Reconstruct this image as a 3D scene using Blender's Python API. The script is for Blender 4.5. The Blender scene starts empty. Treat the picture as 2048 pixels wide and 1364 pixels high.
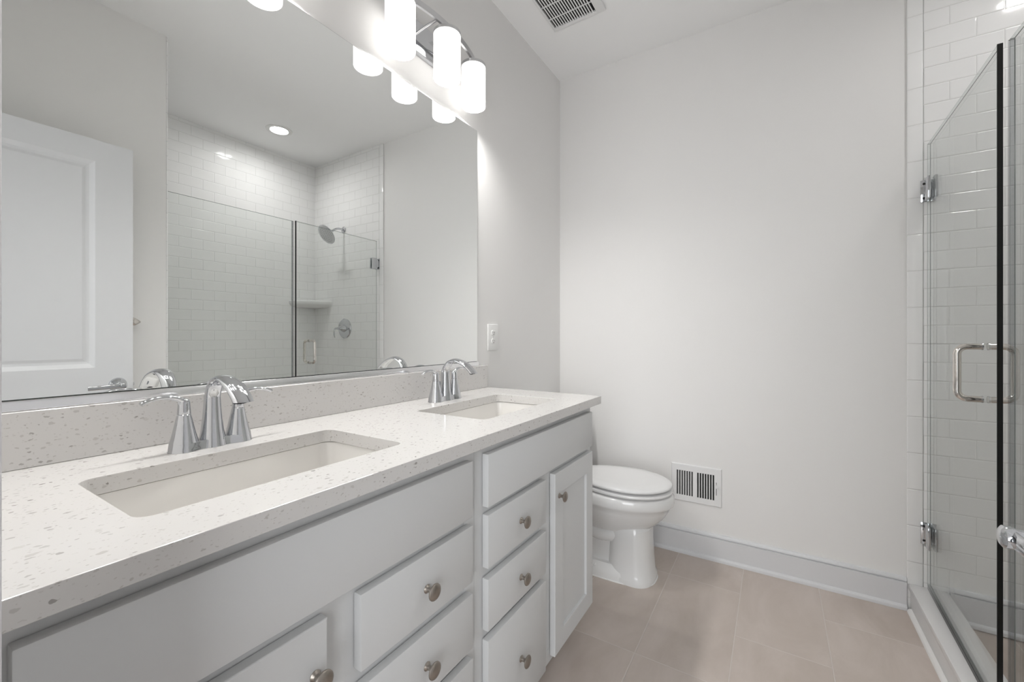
import bpy, bmesh, math
from mathutils import Vector, Matrix
PI = math.pi
SC = bpy.context.scene
COL = SC.collection

# ------------------------------------------------------------------ camera, world, lights, exposure
FPX = 842.785
cam = bpy.data.cameras.new('camera'); camo = bpy.data.objects.new('camera', cam); COL.objects.link(camo)
camo.location = (1.1395, 0.0, 1.1495); camo.rotation_euler = (PI/2, 0, 0.5575)
cam.sensor_fit = 'HORIZONTAL'; cam.sensor_width = 36; cam.lens = 36*FPX/2048
cam.shift_y = (672.917-682)/2048; cam.clip_start = 0.005; cam.clip_end = 50
SC.camera = camo

SC.view_settings.view_transform = 'Standard'
SC.view_settings.look = 'None'
SC.view_settings.gamma = 1
SC.view_settings.use_curve_mapping = False
SC.view_settings.exposure = 0.74
SC.cycles.max_bounces = 16; SC.cycles.diffuse_bounces = 6; SC.cycles.glossy_bounces = 8
SC.cycles.transparent_max_bounces = 24; SC.cycles.transmission_bounces = 12
SC.cycles.sample_clamp_indirect = 6.0
SC.cycles.blur_glossy = 0.5

w = bpy.data.worlds.new('world'); SC.world = w; w.use_nodes = True
w.node_tree.nodes['Background'].inputs[0].default_value = (0.95, 0.97, 1.0, 1)
w.node_tree.nodes['Background'].inputs[1].default_value = 0.12

def area(name, loc, rot, sx, sy, power, col):
    l = bpy.data.lights.new(name, 'AREA'); l.shape = 'RECTANGLE'; l.size = sx; l.size_y = sy
    l.energy = power; l.color = col
    o = bpy.data.objects.new(name, l); o.location = loc; o.rotation_euler = rot; COL.objects.link(o); return o
def point(name, loc, power, col, r):
    l = bpy.data.lights.new(name, 'POINT'); l.energy = power; l.color = col; l.shadow_soft_size = r
    o = bpy.data.objects.new(name, l); o.location = loc; COL.objects.link(o); return o
# added fill light, unseen, shining from the hallway in through the open doorway
area('hallway_fill', (1.45, -1.3, 1.25), (PI/2, 0, 0), 1.25, 1.9, 27, (0.955, 0.975, 1.0))
BULB_W = 5.6

# ------------------------------------------------------------------ measurements (metres)
D, H = 2.395, 2.743            # back wall, ceiling height
XS, XB, YW = 1.612, 2.552, 0.935   # shower front, shower back, shower side
YN = 0.045                     # inner face of the doorway wall
ZC = 0.9166                    # counter top
GX = 1.675                     # shower glass plane

# ------------------------------------------------------------------ materials
def newmat(name):
    m = bpy.data.materials.new(name); m.use_nodes = True
    nt = m.node_tree; return m, nt, nt.nodes['Principled BSDF']
def plain(name, col, rough=0.5, metal=0.0, bump=0.0, bscale=300, spec=0.5, coat=0.0):
    m, nt, p = newmat(name)
    p.inputs['Base Color'].default_value = (*col, 1); p.inputs['Roughness'].default_value = rough
    p.inputs['Metallic'].default_value = metal; p.inputs['Specular IOR Level'].default_value = spec
    p.inputs['Coat Weight'].default_value = coat
    if bump:
        g = nt.nodes.new('ShaderNodeNewGeometry'); n = nt.nodes.new('ShaderNodeTexNoise')
        n.inputs['Scale'].default_value = bscale; n.inputs['Detail'].default_value = 3
        nt.links.new(g.outputs['Position'], n.inputs['Vector'])
        b = nt.nodes.new('ShaderNodeBump'); b.inputs['Strength'].default_value = bump; b.inputs['Distance'].default_value = 0.002
        nt.links.new(n.outputs['Fac'], b.inputs['Height']); nt.links.new(b.outputs[0], p.inputs['Normal'])
    return m
M = {}
M['wall'] = plain('wall_paint', (0.80, 0.792, 0.782), 0.6, bump=0.08, bscale=420, spec=0.3)
M['hall'] = plain('hall_painted_dark', (0.22, 0.21, 0.20), 0.7)  # dark colour stands in for the shade of an unlit hallway
M['ceil'] = plain('ceiling_paint', (0.90, 0.90, 0.90), 0.8, spec=0.2)
M['trim'] = plain('trim_paint', (0.675, 0.68, 0.695), 0.32, spec=0.4)
M['door'] = plain('door_paint', (0.69, 0.695, 0.71), 0.35, spec=0.4)
M['cab'] = plain('cabinet_paint', (0.63, 0.637, 0.64), 0.38, spec=0.4)
M['gap'] = plain('dark_gap', (0.03, 0.03, 0.03), 0.9)
M['porc'] = plain('porcelain', (0.80, 0.80, 0.795), 0.12, spec=0.5, coat=0.3)
M['sink'] = plain('sink_china', (0.78, 0.765, 0.74), 0.15, spec=0.5)
M['seat'] = plain('seat_plastic', (0.80, 0.80, 0.80), 0.22)
M['chrome'] = plain('chrome', (0.63, 0.64, 0.66), 0.05, 1.0)
M['alum'] = plain('bright_aluminium', (0.86, 0.86, 0.87), 0.14, 1.0)
M['brush'] = plain('satin_metal', (0.62, 0.62, 0.63), 0.3, 1.0)
M['nickel'] = plain('aged_nickel', (0.37, 0.335, 0.30), 0.30, 1.0, bump=0.1, bscale=900)
M['polnick'] = plain('polished_nickel', (0.74, 0.70, 0.66), 0.08, 1.0)
M['mirror'] = plain('mirror_silver', (0.945, 0.96, 0.95), 0.0, 1.0)
M['edge'] = plain('mirror_edge', (0.12, 0.14, 0.13), 0.3)
M['black'] = plain('dark_edge_paint', (0.002, 0.002, 0.002), 0.35)  # paints the dark reflection inside the glass door's latch edge
M['plate'] = plain('white_plastic', (0.80, 0.80, 0.79), 0.35)
M['grille'] = plain('white_grille', (0.78, 0.78, 0.78), 0.45)
M['dark'] = plain('duct_dark', (0.012, 0.012, 0.012), 0.8)
M['caulk'] = plain('white_caulk', (0.82, 0.82, 0.81), 0.5)
M['curb'] = plain('curb_solid_surface', (0.72, 0.715, 0.715), 0.3)

def glassmat(name, tint, gl=1.0, rough=0.0):
    m = bpy.data.materials.new(name); m.use_nodes = True; nt = m.node_tree; nt.nodes.clear()
    t = nt.nodes.new('ShaderNodeBsdfTransparent'); t.inputs[0].default_value = (*tint, 1)
    g = nt.nodes.new('ShaderNodeBsdfGlossy'); g.inputs['Roughness'].default_value = rough
    f = nt.nodes.new('ShaderNodeFresnel'); f.inputs['IOR'].default_value = 1.45
    k = nt.nodes.new('ShaderNodeMath'); k.operation = 'MULTIPLY'; k.inputs[1].default_value = gl
    mx = nt.nodes.new('ShaderNodeMixShader'); o = nt.nodes.new('ShaderNodeOutputMaterial')
    nt.links.new(f.outputs[0], k.inputs[0]); nt.links.new(k.outputs[0], mx.inputs[0])
    nt.links.new(t.outputs[0], mx.inputs[1]); nt.links.new(g.outputs[0], mx.inputs[2]); nt.links.new(mx.outputs[0], o.inputs[0])
    return m
M['glass'] = glassmat('shower_glass', (0.984, 0.993, 0.988), 0.35)
M['gedge'] = plain('glass_polished_arris', (0.20, 0.225, 0.22), 0.2)
M['gside'] = glassmat('glass_edge_face', (0.93, 0.95, 0.945), 0.2)
M['mbevel'] = plain('mirror_bevel', (0.40, 0.42, 0.41), 0.1, 1.0)
M['seal'] = glassmat('clear_vinyl', (0.80, 0.80, 0.81), 1.0, 0.15)

def opal():
    m = bpy.data.materials.new('opal_glass'); m.use_nodes = True; nt = m.node_tree; nt.nodes.clear()
    d = nt.nodes.new('ShaderNodeBsdfDiffuse'); d.inputs[0].default_value = (0.88, 0.875, 0.865, 1)
    t = nt.nodes.new('ShaderNodeBsdfTranslucent'); t.inputs[0].default_value = (0.95, 0.935, 0.91, 1)
    mx = nt.nodes.new('ShaderNodeMixShader'); mx.inputs[0].default_value = 0.008
    g = nt.nodes.new('ShaderNodeBsdfGlossy'); g.inputs['Roughness'].default_value = 0.12
    m2 = nt.nodes.new('ShaderNodeMixShader'); m2.inputs[0].default_value = 0.04
    o = nt.nodes.new('ShaderNodeOutputMaterial')
    nt.links.new(d.outputs[0], mx.inputs[1]); nt.links.new(t.outputs[0], mx.inputs[2])
    nt.links.new(mx.outputs[0], m2.inputs[1]); nt.links.new(g.outputs[0], m2.inputs[2]); e = nt.nodes.new('ShaderNodeEmission'); e.inputs[0].default_value = (1, 0.985, 0.965, 1); e.inputs[1].default_value = GLOW
    ad = nt.nodes.new('ShaderNodeAddShader'); nt.links.new(m2.outputs[0], ad.inputs[0]); nt.links.new(e.outputs[0], ad.inputs[1])
    nt.links.new(ad.outputs[0], o.inputs[0])
    return m
GLOW = 0.8      # the lit opal shades give off most of the room's light
M['opal'] = opal()
def emit(name, col, s):
    m = bpy.data.materials.new(name); m.use_nodes = True; nt = m.node_tree; nt.nodes.clear()
    e = nt.nodes.new('ShaderNodeEmission'); e.inputs[0].default_value = (*col, 1); e.inputs[1].default_value = s
    o = nt.nodes.new('ShaderNodeOutputMaterial'); nt.links.new(e.outputs[0], o.inputs[0]); return m
M['bulb'] = emit('bulb_glow', (1, 0.97, 0.92), 6)
M['lens'] = emit('downlight_lens', (1, 0.985, 0.975), 86)

def N(nt, t, **kw):
    n = nt.nodes.new(t)
    for k, v in kw.items(): setattr(n, k, v)
    return n
def math_(nt, op, a, b=None, c=None):
    n = N(nt, 'ShaderNodeMath', operation=op)
    for i, v in enumerate((a, b, c)):
        if v is None: continue
        if isinstance(v, (int, float)): n.inputs[i].default_value = v
        else: nt.links.new(v, n.inputs[i])
    return n.outputs[0]
def mixc(nt, fac, c1, c2):
    n = N(nt, 'ShaderNodeMix', data_type='RGBA')
    if isinstance(fac, (int, float)): n.inputs[0].default_value = fac
    else: nt.links.new(fac, n.inputs[0])
    for i, c in ((6, c1), (7, c2)):
        if isinstance(c, tuple): n.inputs[i].default_value = (*c, 1)
        else: nt.links.new(c, n.inputs[i])
    return n.outputs[2]

def quartz():
    m, nt, p = newmat('speckled_quartz')
    g = N(nt, 'ShaderNodeNewGeometry')
    nz = N(nt, 'ShaderNodeTexNoise'); nz.inputs['Scale'].default_value = 120
    nt.links.new(g.outputs['Position'], nz.inputs['Vector'])
    vm = N(nt, 'ShaderNodeVectorMath', operation='MULTIPLY_ADD'); vm.inputs[1].default_value = (0.007, 0.007, 0.007)
    nt.links.new(nz.outputs['Color'], vm.inputs[0]); nt.links.new(g.outputs['Position'], vm.inputs[2])
    col = (0.645, 0.632, 0.618)
    for sc, thr, size, c in ((95, 0.55, 0.32, (0.42, 0.40, 0.385)), (160, 0.55, 0.32, (0.49, 0.47, 0.45)), (110, 0.20, 0.30, (0.22, 0.20, 0.185)), (60, 0.35, 0.28, (0.51, 0.485, 0.465)), (230, 0.40, 0.34, (0.52, 0.50, 0.48))):
        mp = N(nt, 'ShaderNodeMapping'); mp.inputs['Rotation'].default_value = (0.6*sc, 0.3*sc, 0.2*sc); mp.inputs['Scale'].default_value = (1, 0.75, 1.35)
        nt.links.new(vm.outputs[0], mp.inputs[0])
        v = N(nt, 'ShaderNodeTexVoronoi'); v.inputs['Scale'].default_value = sc; v.inputs['Randomness'].default_value = 1
        nt.links.new(mp.outputs[0], v.inputs['Vector'])
        s = N(nt, 'ShaderNodeSeparateColor'); nt.links.new(v.outputs['Color'], s.inputs[0])
        gate = math_(nt, 'LESS_THAN', s.outputs[0], thr)
        rad = math_(nt, 'MULTIPLY', math_(nt, 'MULTIPLY_ADD', s.outputs[1], 0.8, 0.2), size)
        near = N(nt, 'ShaderNodeMapRange'); near.interpolation_type = 'SMOOTHSTEP'
        nt.links.new(math_(nt, 'SUBTRACT', rad, v.outputs['Distance']), near.inputs[0])
        near.inputs[1].default_value = -0.02; near.inputs[2].default_value = 0.06
        f = math_(nt, 'MULTIPLY', math_(nt, 'MULTIPLY', gate, near.outputs[0]), math_(nt, 'MULTIPLY_ADD', s.outputs[2], 0.55, 0.4))
        col = mixc(nt, f, col, c)
    nt.links.new(col, p.inputs['Base Color'])
    p.inputs['Roughness'].default_value = 0.14; p.inputs['Specular IOR Level'].default_value = 0.5
    return m
M['quartz'] = quartz()

def floor_tile():
    m, nt, p = newmat('beige_floor_tile')
    g = N(nt, 'ShaderNodeNewGeometry'); s = N(nt, 'ShaderNodeSeparateXYZ'); nt.links.new(g.outputs['Position'], s.inputs[0])
    cx = math_(nt, 'DIVIDE', math_(nt, 'SUBTRACT', s.outputs[0], 0.708), 0.301)
    ci = math_(nt, 'FLOOR', cx); cf = math_(nt, 'SUBTRACT', cx, ci)
    off = math_(nt, 'MULTIPLY', math_(nt, 'MAXIMUM', ci, 0.0), 0.295)
    ry = math_(nt, 'DIVIDE', math_(nt, 'SUBTRACT', math_(nt, 'SUBTRACT', s.outputs[1], 1.533), off), 0.604)
    ri = math_(nt, 'FLOOR', ry); rf = math_(nt, 'SUBTRACT', ry, ri)
    dx = math_(nt, 'MULTIPLY', math_(nt, 'MINIMUM', cf, math_(nt, 'SUBTRACT', 1.0, cf)), 0.301)
    dy = math_(nt, 'MULTIPLY', math_(nt, 'MINIMUM', rf, math_(nt, 'SUBTRACT', 1.0, rf)), 0.604)
    d = math_(nt, 'MINIMUM', dx, dy)
    mr = N(nt, 'ShaderNodeMapRange'); mr.interpolation_type = 'SMOOTHSTEP'
    mr.inputs[1].default_value = 0.0014; mr.inputs[2].default_value = 0.0026; nt.links.new(d, mr.inputs[0])
    tile = mr.outputs[0]
    cb = N(nt, 'ShaderNodeCombineXYZ'); nt.links.new(ci, cb.inputs[0]); nt.links.new(ri, cb.inputs[1])
    wn = N(nt, 'ShaderNodeTexWhiteNoise', noise_dimensions='2D'); nt.links.new(cb.outputs[0], wn.inputs['Vector'])
    va = N(nt, 'ShaderNodeVectorMath', operation='MULTIPLY_ADD'); va.inputs[1].default_value = (7, 7, 7)
    nt.links.new(wn.outputs['Color'], va.inputs[0]); nt.links.new(g.outputs['Position'], va.inputs[2])
    n1 = N(nt, 'ShaderNodeTexNoise'); n1.inputs['Scale'].default_value = 3.2; n1.inputs['Detail'].default_value = 7; n1.inputs['Roughness'].default_value = 0.6; n1.inputs['Distortion'].default_value = 0.6
    n2 = N(nt, 'ShaderNodeTexNoise'); n2.inputs['Scale'].default_value = 14; n2.inputs['Detail'].default_value = 5
    mp = N(nt, 'ShaderNodeMapping'); mp.inputs['Scale'].default_value = (1.9, 0.8, 1); nt.links.new(va.outputs[0], mp.inputs[0])
    nt.links.new(mp.outputs[0], n1.inputs['Vector']); nt.links.new(mp.outputs[0], n2.inputs['Vector'])
    r1 = N(nt, 'ShaderNodeMapRange'); r1.inputs[1].default_value = 0.3; r1.inputs[2].default_value = 0.7; nt.links.new(n1.outputs['Fac'], r1.inputs[0])
    c = mixc(nt, r1.outputs[0], (0.445, 0.38, 0.33), (0.60, 0.53, 0.485))
    c = mixc(nt, math_(nt, 'MULTIPLY', n2.outputs['Fac'], 0.35), c, (0.565, 0.505, 0.465))
    c = mixc(nt, math_(nt, 'MULTIPLY', wn.outputs['Value'], 0.2), c, (0.57, 0.505, 0.46))
    c = mixc(nt, tile, (0.61, 0.555, 0.515), c)
    nt.links.new(c, p.inputs['Base Color']); p.inputs['Roughness'].default_value = 0.42; p.inputs['Specular IOR Level'].default_value = 0.35
    b = N(nt, 'ShaderNodeBump'); b.inputs['Strength'].default_value = 0.5; b.inputs['Distance'].default_value = 0.002
    nt.links.new(tile, b.inputs['Height']); nt.links.new(b.outputs[0], p.inputs['Normal'])
    return m
M['floor'] = floor_tile()

def subway(name, ax, u0, v0, tw=0.153, th=0.0762, stack=False):
    """glossy white tile laid in half-bond courses, in metres, measured on the wall itself"""
    m, nt, p = newmat(name)
    g = N(nt, 'ShaderNodeNewGeometry'); s = N(nt, 'ShaderNodeSeparateXYZ'); nt.links.new(g.outputs['Position'], s.inputs[0])
    U = math_(nt, 'SUBTRACT', s.outputs[ax], u0); V = math_(nt, 'DIVIDE', math_(nt, 'SUBTRACT', s.outputs[2], v0), th)
    vi = math_(nt, 'FLOOR', V); vf = math_(nt, 'SUBTRACT', V, vi)
    sh = 0.0 if stack else math_(nt, 'MULTIPLY', math_(nt, 'MODULO', math_(nt, 'ADD', vi, 100.0), 2.0), 0.5)
    uu = math_(nt, 'ADD', math_(nt, 'DIVIDE', U, tw), sh)
    ui = math_(nt, 'FLOOR', uu); uf = math_(nt, 'SUBTRACT', uu, ui)
    du = math_(nt, 'MULTIPLY', math_(nt, 'MINIMUM', uf, math_(nt, 'SUBTRACT', 1.0, uf)), tw)
    dv = math_(nt, 'MULTIPLY', math_(nt, 'MINIMUM', vf, math_(nt, 'SUBTRACT', 1.0, vf)), th)
    d = math_(nt, 'MINIMUM', du, dv)
    mr = N(nt, 'ShaderNodeMapRange'); mr.interpolation_type = 'SMOOTHSTEP'; mr.inputs[1].default_value = 0.0004; mr.inputs[2].default_value = 0.0011
    nt.links.new(d, mr.inputs[0])
    ed = N(nt, 'ShaderNodeMapRange'); ed.interpolation_type = 'SMOOTHERSTEP'; ed.inputs[1].default_value = 0.0; ed.inputs[2].default_value = 0.0042
    nt.links.new(d, ed.inputs[0])
    nt.links.new(mixc(nt, mr.outputs[0], (0.66, 0.66, 0.645), (0.85, 0.85, 0.845)), p.inputs['Base Color'])
    p.inputs['Roughness'].default_value = 0.07; p.inputs['Specular IOR Level'].default_value = 0.5
    nz = N(nt, 'ShaderNodeTexNoise'); nz.inputs['Scale'].default_value = 9; nz.inputs['Detail'].default_value = 1
    nt.links.new(g.outputs['Position'], nz.inputs['Vector'])
    hgt = math_(nt, 'ADD', math_(nt, 'MULTIPLY', ed.outputs[0], 1.0), math_(nt, 'MULTIPLY', nz.outputs['Fac'], 1.2))
    b = N(nt, 'ShaderNodeBump'); b.inputs['Strength'].default_value = 0.9; b.inputs['Distance'].default_value = 0.0012
    nt.links.new(hgt, b.inputs['Height']); nt.links.new(b.outputs[0], p.inputs['Normal'])
    return m
TV = 1.7279
M['tile_x'] = subway('subway_tile_along_x', 0, 1.664, TV)
M['tile_y'] = subway('subway_tile_along_y', 1, YW, TV)
M['bull'] = subway('edge_tile_column', 0, 1.611, TV, 0.0525, 0.1524, True)
M['bully'] = subway('edge_tile_side', 1, YW, TV, 0.06, 0.1524, True)

# ------------------------------------------------------------------ mesh helpers
def newbm(): return bmesh.new()
def abox(bm, x0, x1, y0, y1, z0, z1, bev=0.0, seg=2, mi=0):
    vs = [bm.verts.new(c) for c in ((x0,y0,z0),(x1,y0,z0),(x1,y1,z0),(x0,y1,z0),(x0,y0,z1),(x1,y0,z1),(x1,y1,z1),(x0,y1,z1))]
    fs = [bm.faces.new([vs[i] for i in q]) for q in ((0,3,2,1),(4,5,6,7),(0,1,5,4),(1,2,6,5),(2,3,7,6),(3,0,4,7))]
    for f in fs: f.material_index = mi
    if bev > 0:
        es = list({e for f in fs for e in f.edges})
        r = bmesh.ops.bevel(bm, geom=es, offset=bev, segments=seg, profile=0.5, affect='EDGES')
        for f in r['faces']: f.material_index = mi
    return fs
def loft(bm, rings, cap0=True, cap1=True, closed=False):
    L = [[bm.verts.new(p) for p in r] for r in rings]
    n = len(L[0])
    pairs = list(zip(L, L[1:])) + ([(L[-1], L[0])] if closed else [])
    for a, b in pairs:
        for i in range(n):
            j = (i+1) % n
            bm.faces.new((a[i], a[j], b[j], b[i]))
    if not closed:
        if cap0: bm.faces.new(L[0][::-1])
        if cap1: bm.faces.new(L[-1])
    return L
def lathe(bm, prof, n=32, base=(0,0,0), axis=(0,0,1), cap0=True, cap1=True):
    """prof: (radius, height) pairs along axis"""
    a = Vector(axis).normalized()
    t = Vector((1,0,0)) if abs(a.x) < 0.9 else Vector((0,1,0))
    u = a.cross(t).normalized(); v = a.cross(u)
    B = Vector(base)
    rings = [[B + a*h + (u*math.cos(2*PI*i/n) + v*math.sin(2*PI*i/n))*max(r, 1e-5) for i in range(n)] for r, h in prof]
    loft(bm, rings, cap0, cap1)
def catmull(pts, n=8):
    P = [Vector(p) for p in pts]; out = []
    for i in range(len(P)-1):
        p0 = P[max(i-1,0)]; p1 = P[i]; p2 = P[i+1]; p3 = P[min(i+2, len(P)-1)]
        for k in range(n):
            t = k/n
            out.append(0.5*((2*p1)+(-p0+p2)*t+(2*p0-5*p1+4*p2-p3)*t*t+(-p0+3*p1-3*p2+p3)*t**3))
    out.append(P[-1]); return out
def sweep(bm, pts, radii, n=16, side=None, caps=True):
    """radii: one number, or per-point (half-width along side, half-thickness)"""
    P = [Vector(p) for p in pts]; rings = []
    m = len(P)
    prev = None
    for i in range(m):
        t = (P[min(i+1,m-1)] - P[max(i-1,0)]).normalized()
        if side is not None: s = Vector(side); s = (s - t*s.dot(t)).normalized()
        else:
            if prev is None:
                r = Vector((0,0,1)) if abs(t.z) < 0.9 else Vector((1,0,0)); s = t.cross(r).normalized()
            else: s = (prev - t*prev.dot(t)).normalized()
        prev = s
        q = t.cross(s)
        if isinstance(radii, (int, float)): a = b = radii
        else:
            k = radii[i] if not (isinstance(radii, tuple) and len(radii) == 2 and isinstance(radii[0], (int, float))) else radii
            a, b = k if isinstance(k, tuple) else (k, k)
        rings.append([P[i] + s*a*math.cos(2*PI*j/n) + q*b*math.sin(2*PI*j/n) for j in range(n)])
    loft(bm, rings, caps, caps)
def rrect(cx, cy, hx, hy, r, z, n=6):
    """rounded rectangle ring, counter-clockwise seen from above"""
    out = []
    for (sx, sy, a0) in ((1,1,0),(-1,1,PI/2),(-1,-1,PI),(1,-1,1.5*PI)):
        for k in range(n+1):
            a = a0 + (PI/2)*k/n
            out.append((cx+sx*(hx-r)+r*math.cos(a), cy+sy*(hy-r)+r*math.sin(a), z))
    return out
def obj(name, bm, mats, parent=None, smooth=35, local=False):
    bmesh.ops.recalc_face_normals(bm, faces=bm.faces[:])
    if parent is not None and not local:
        o = Vector((0,0,0)); q = parent
        while q: o += q.location; q = q.parent
        bmesh.ops.translate(bm, vec=-o, verts=bm.verts[:])
    me = bpy.data.meshes.new(name); bm.to_mesh(me); bm.free()
    for mt in (mats if isinstance(mats, (list, tuple)) else [mats]): me.materials.append(mt)
    if smooth:
        for f in me.polygons: f.use_smooth = True
        me.set_sharp_from_angle(angle=math.radians(smooth))
    ob = bpy.data.objects.new(name, me); COL.objects.link(ob)
    if parent: ob.parent = parent
    return ob
def tag(o, label=None, cat=None, group=None, kind=None):
    if label: o['label'] = label
    if cat: o['category'] = cat
    if group: o['group'] = group
    if kind: o['kind'] = kind
    return o
def thing(name, label, cat, loc, group=None, kind=None):
    o = bpy.data.objects.new(name, None); COL.objects.link(o); o.location = loc; o.empty_display_size = 0.05
    return tag(o, label, cat, group, kind)
def dup(o, parent=None):
    c = o.copy(); COL.objects.link(c); c.parent = parent
    for ch in list(o.children): dup(ch, c)
    return c
def box(name, x0, x1, y0, y1, z0, z1, mat, parent=None, bev=0.0, kind=None, label=None, cat=None, seg=2):
    bm = newbm(); abox(bm, x0, x1, y0, y1, z0, z1, bev, seg)
    o = obj(name, bm, mat, parent)
    return tag(o, label, cat, None, kind)
S = 'structure'

# ------------------------------------------------------------------ room shell
box('floor', -0.1, 1.66, -2.2, 2.5, -0.1, 0.0, M['floor'], kind=S)
box('floor_shower', 1.66, 2.66, 0.8, 2.5, -0.1, -0.004, M['floor'], kind=S)
bm = newbm()
for a in ((-0.1, 2.06, -0.07, 2.5), (2.18, 2.66, -0.07, 2.5), (2.06, 2.18, -0.07, 1.75), (2.06, 2.18, 1.87, 2.5)): abox(bm, *a, H, H+0.1)
tag(obj('ceiling', bm, M['ceil'], smooth=0), kind=S)
box('wall_left', -0.1, 0.0, -0.07, 2.5, 0, H, M['wall'], kind=S)
box('wall_back', 0.0, 2.66, D, 2.5, 0, H, M['wall'], kind=S)
box('wall_right', XS, XS+0.115, -0.07, YW-0.009, 0, H, M['wall'], kind=S)
box('wall_shower_back', XB, 2.66, 0.8, D, 0, H, M['tile_y'], kind=S)
box('wall_shower_side', XS+0.115, XB, 0.82, YW-0.008, 0, H, M['wall'], kind=S)
box('wall_shower_side_tile', XS+0.002, XB, YW-0.008, YW, 0, H, M['tile_x'], kind=S, bev=0.003)
box('wall_back_tile', 1.664, XB, D-0.008, D, 0, H, M['tile_x'], kind=S)
box('trim_4', 1.6115, 1.664, D-0.0085, D, 0.0, H, M['bull'], kind=S, bev=0.004, seg=3)
# doorway wall: left pier, header, right pier
bm = newbm()
abox(bm, 0.0, 0.70, -0.07, YN, 0, H); abox(bm, 0.70, 1.46, -0.07, YN, 2.05, H); abox(bm, 1.46, XS, -0.07, YN, 0, H)
obj('wall_front', bm, M['wall'])['kind'] = S
bm = newbm()   # jamb lining and casing
abox(bm, 0.70, 0.715, -0.075, YN+0.001, 0, 2.05, 0.001); abox(bm, 1.445, 1.46, -0.075, YN+0.001, 0, 2.05, 0.001); abox(bm, 0.70, 1.46, -0.075, YN+0.001, 2.035, 2.05, 0.001)
abox(bm, 0.653, 0.712, YN, 0.0575, 0, 2.10, 0.003); abox(bm, 1.448, 1.507, YN, 0.0575, 0, 2.10, 0.003); abox(bm, 0.653, 1.507, YN, 0.0575, 2.04, 2.10, 0.003)
obj('trim_1', bm, M['trim'])['kind'] = S
# hallway beyond the doorway
bm = newbm()
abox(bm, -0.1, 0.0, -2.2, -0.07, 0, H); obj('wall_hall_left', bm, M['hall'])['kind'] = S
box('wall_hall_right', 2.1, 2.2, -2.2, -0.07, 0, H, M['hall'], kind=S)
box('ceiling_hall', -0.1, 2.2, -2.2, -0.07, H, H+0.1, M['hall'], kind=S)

def baseboard(name, p0, p1, nrm):
    """profile swept from p0 to p1, projecting along nrm; quarter-round shoe at the foot"""
    prof = [(0,0),(0.024,0),(0.0245,0.006),(0.023,0.013),(0.019,0.018),(0.0135,0.0205),(0.0135,0.1130),(0.0065,0.1142),(0.0060,0.1172),(0.0122,0.1192),(0.0115,0.125),(0.0075,0.133),(0.0,0.1345)]
    bm = newbm()
    rings = [[(p[0]+nrm[0]*a, p[1]+nrm[1]*a, z) for a, z in prof] for p in (p0, p1)]
    loft(bm, rings)
    return tag(obj(name, bm, M['trim'], smooth=25), kind=S)
baseboard('baseboard_back', (0.013, D), (XS-0.001, D), (0,-1))
baseboard('baseboard_left', (0.0, 1.60), (0.0, D), (1,0))
baseboard('baseboard_right', (XS, 0.06), (XS, YW-0.01), (-1,0))
baseboard('baseboard_shower', (1.74, D-0.008), (XB, D-0.008), (0,-1))['kind'] = S

# shower curb
cb = thing('shower_curb', 'low white curb under the shower glass', 'shower curb', (1.676, 1.66, 0), kind=S)
bm = newbm(); abox(bm, 1.6225, 1.735, YW+0.001, D-0.0095, 0, 0.088, 0.002)
obj('base', bm, M['curb'], cb)
bm = newbm(); abox(bm, 1.6155, 1.737, YW+0.001, D-0.0095, 0.0885, 0.112, 0.003)
obj('cap', bm, M['curb'], cb)
bm = newbm()
loft(bm, [[(1.6224, y, 0.0), (1.6085, y, 0.0), (1.6095, y, 0.006), (1.6135, y, 0.012), (1.6224, y, 0.0155)] for y in (YW+0.001, D-0.026)])
obj('shoe', bm, M['caulk'], cb)

# ------------------------------------------------------------------ counter, backsplash, sinks
SINKS = ((0.2025, 0.6575), (0.9580, 1.4200)); SX0, SX1 = 0.187, 0.452
def counter():
    cu = bpy.data.curves.new('countertop', 'CURVE'); cu.dimensions = '2D'; cu.fill_mode = 'BOTH'
    def spl(pts):
        s = cu.splines.new('POLY'); s.points.add(len(pts)-1); s.use_cyclic_u = True
        for q, p in zip(s.points, pts): q.co = (p[0], p[1], 0, 1)
    x0, x1, y0, y1 = 0.0005, 0.5619, YN+0.0015, 1.5861
    spl([(x0,y0),(x1,y0),(x1,y1),(x0,y1)])
    for a, b in SINKS: spl([p[:2] for p in rrect((SX0+SX1)/2, (a+b)/2, (SX1-SX0)/2, (b-a)/2, 0.022, 0, 8)])
    cu.extrude = 0.0138; cu.bevel_depth = 0.0012; cu.bevel_resolution = 1; cu.offset = -0.0012
    t = bpy.data.objects.new('tmp', cu); COL.objects.link(t)
    me = bpy.data.meshes.new_from_object(t.evaluated_get(bpy.context.evaluated_depsgraph_get()))
    bpy.data.objects.remove(t); bpy.data.curves.remove(cu)
    me.name = 'countertop'; me.materials.clear(); me.materials.append(M['quartz'])
    for f in me.polygons: f.use_smooth = False; f.material_index = 0
    o = bpy.data.objects.new('countertop', me); COL.objects.link(o); o.location = (0, 0, ZC-0.015)
    return o
tag(counter(), 'long white speckled quartz countertop with two rectangular sink openings', 'countertop')
bm = newbm(); abox(bm, 0.0005, 0.0200, YN+0.0015, 1.5861, ZC+0.0003, 1.0175, 0.0012, 1)
tag(obj('backsplash', bm, M['quartz'], smooth=0), 'low white speckled quartz upstand behind both faucets, below the mirror', 'backsplash')

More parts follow.
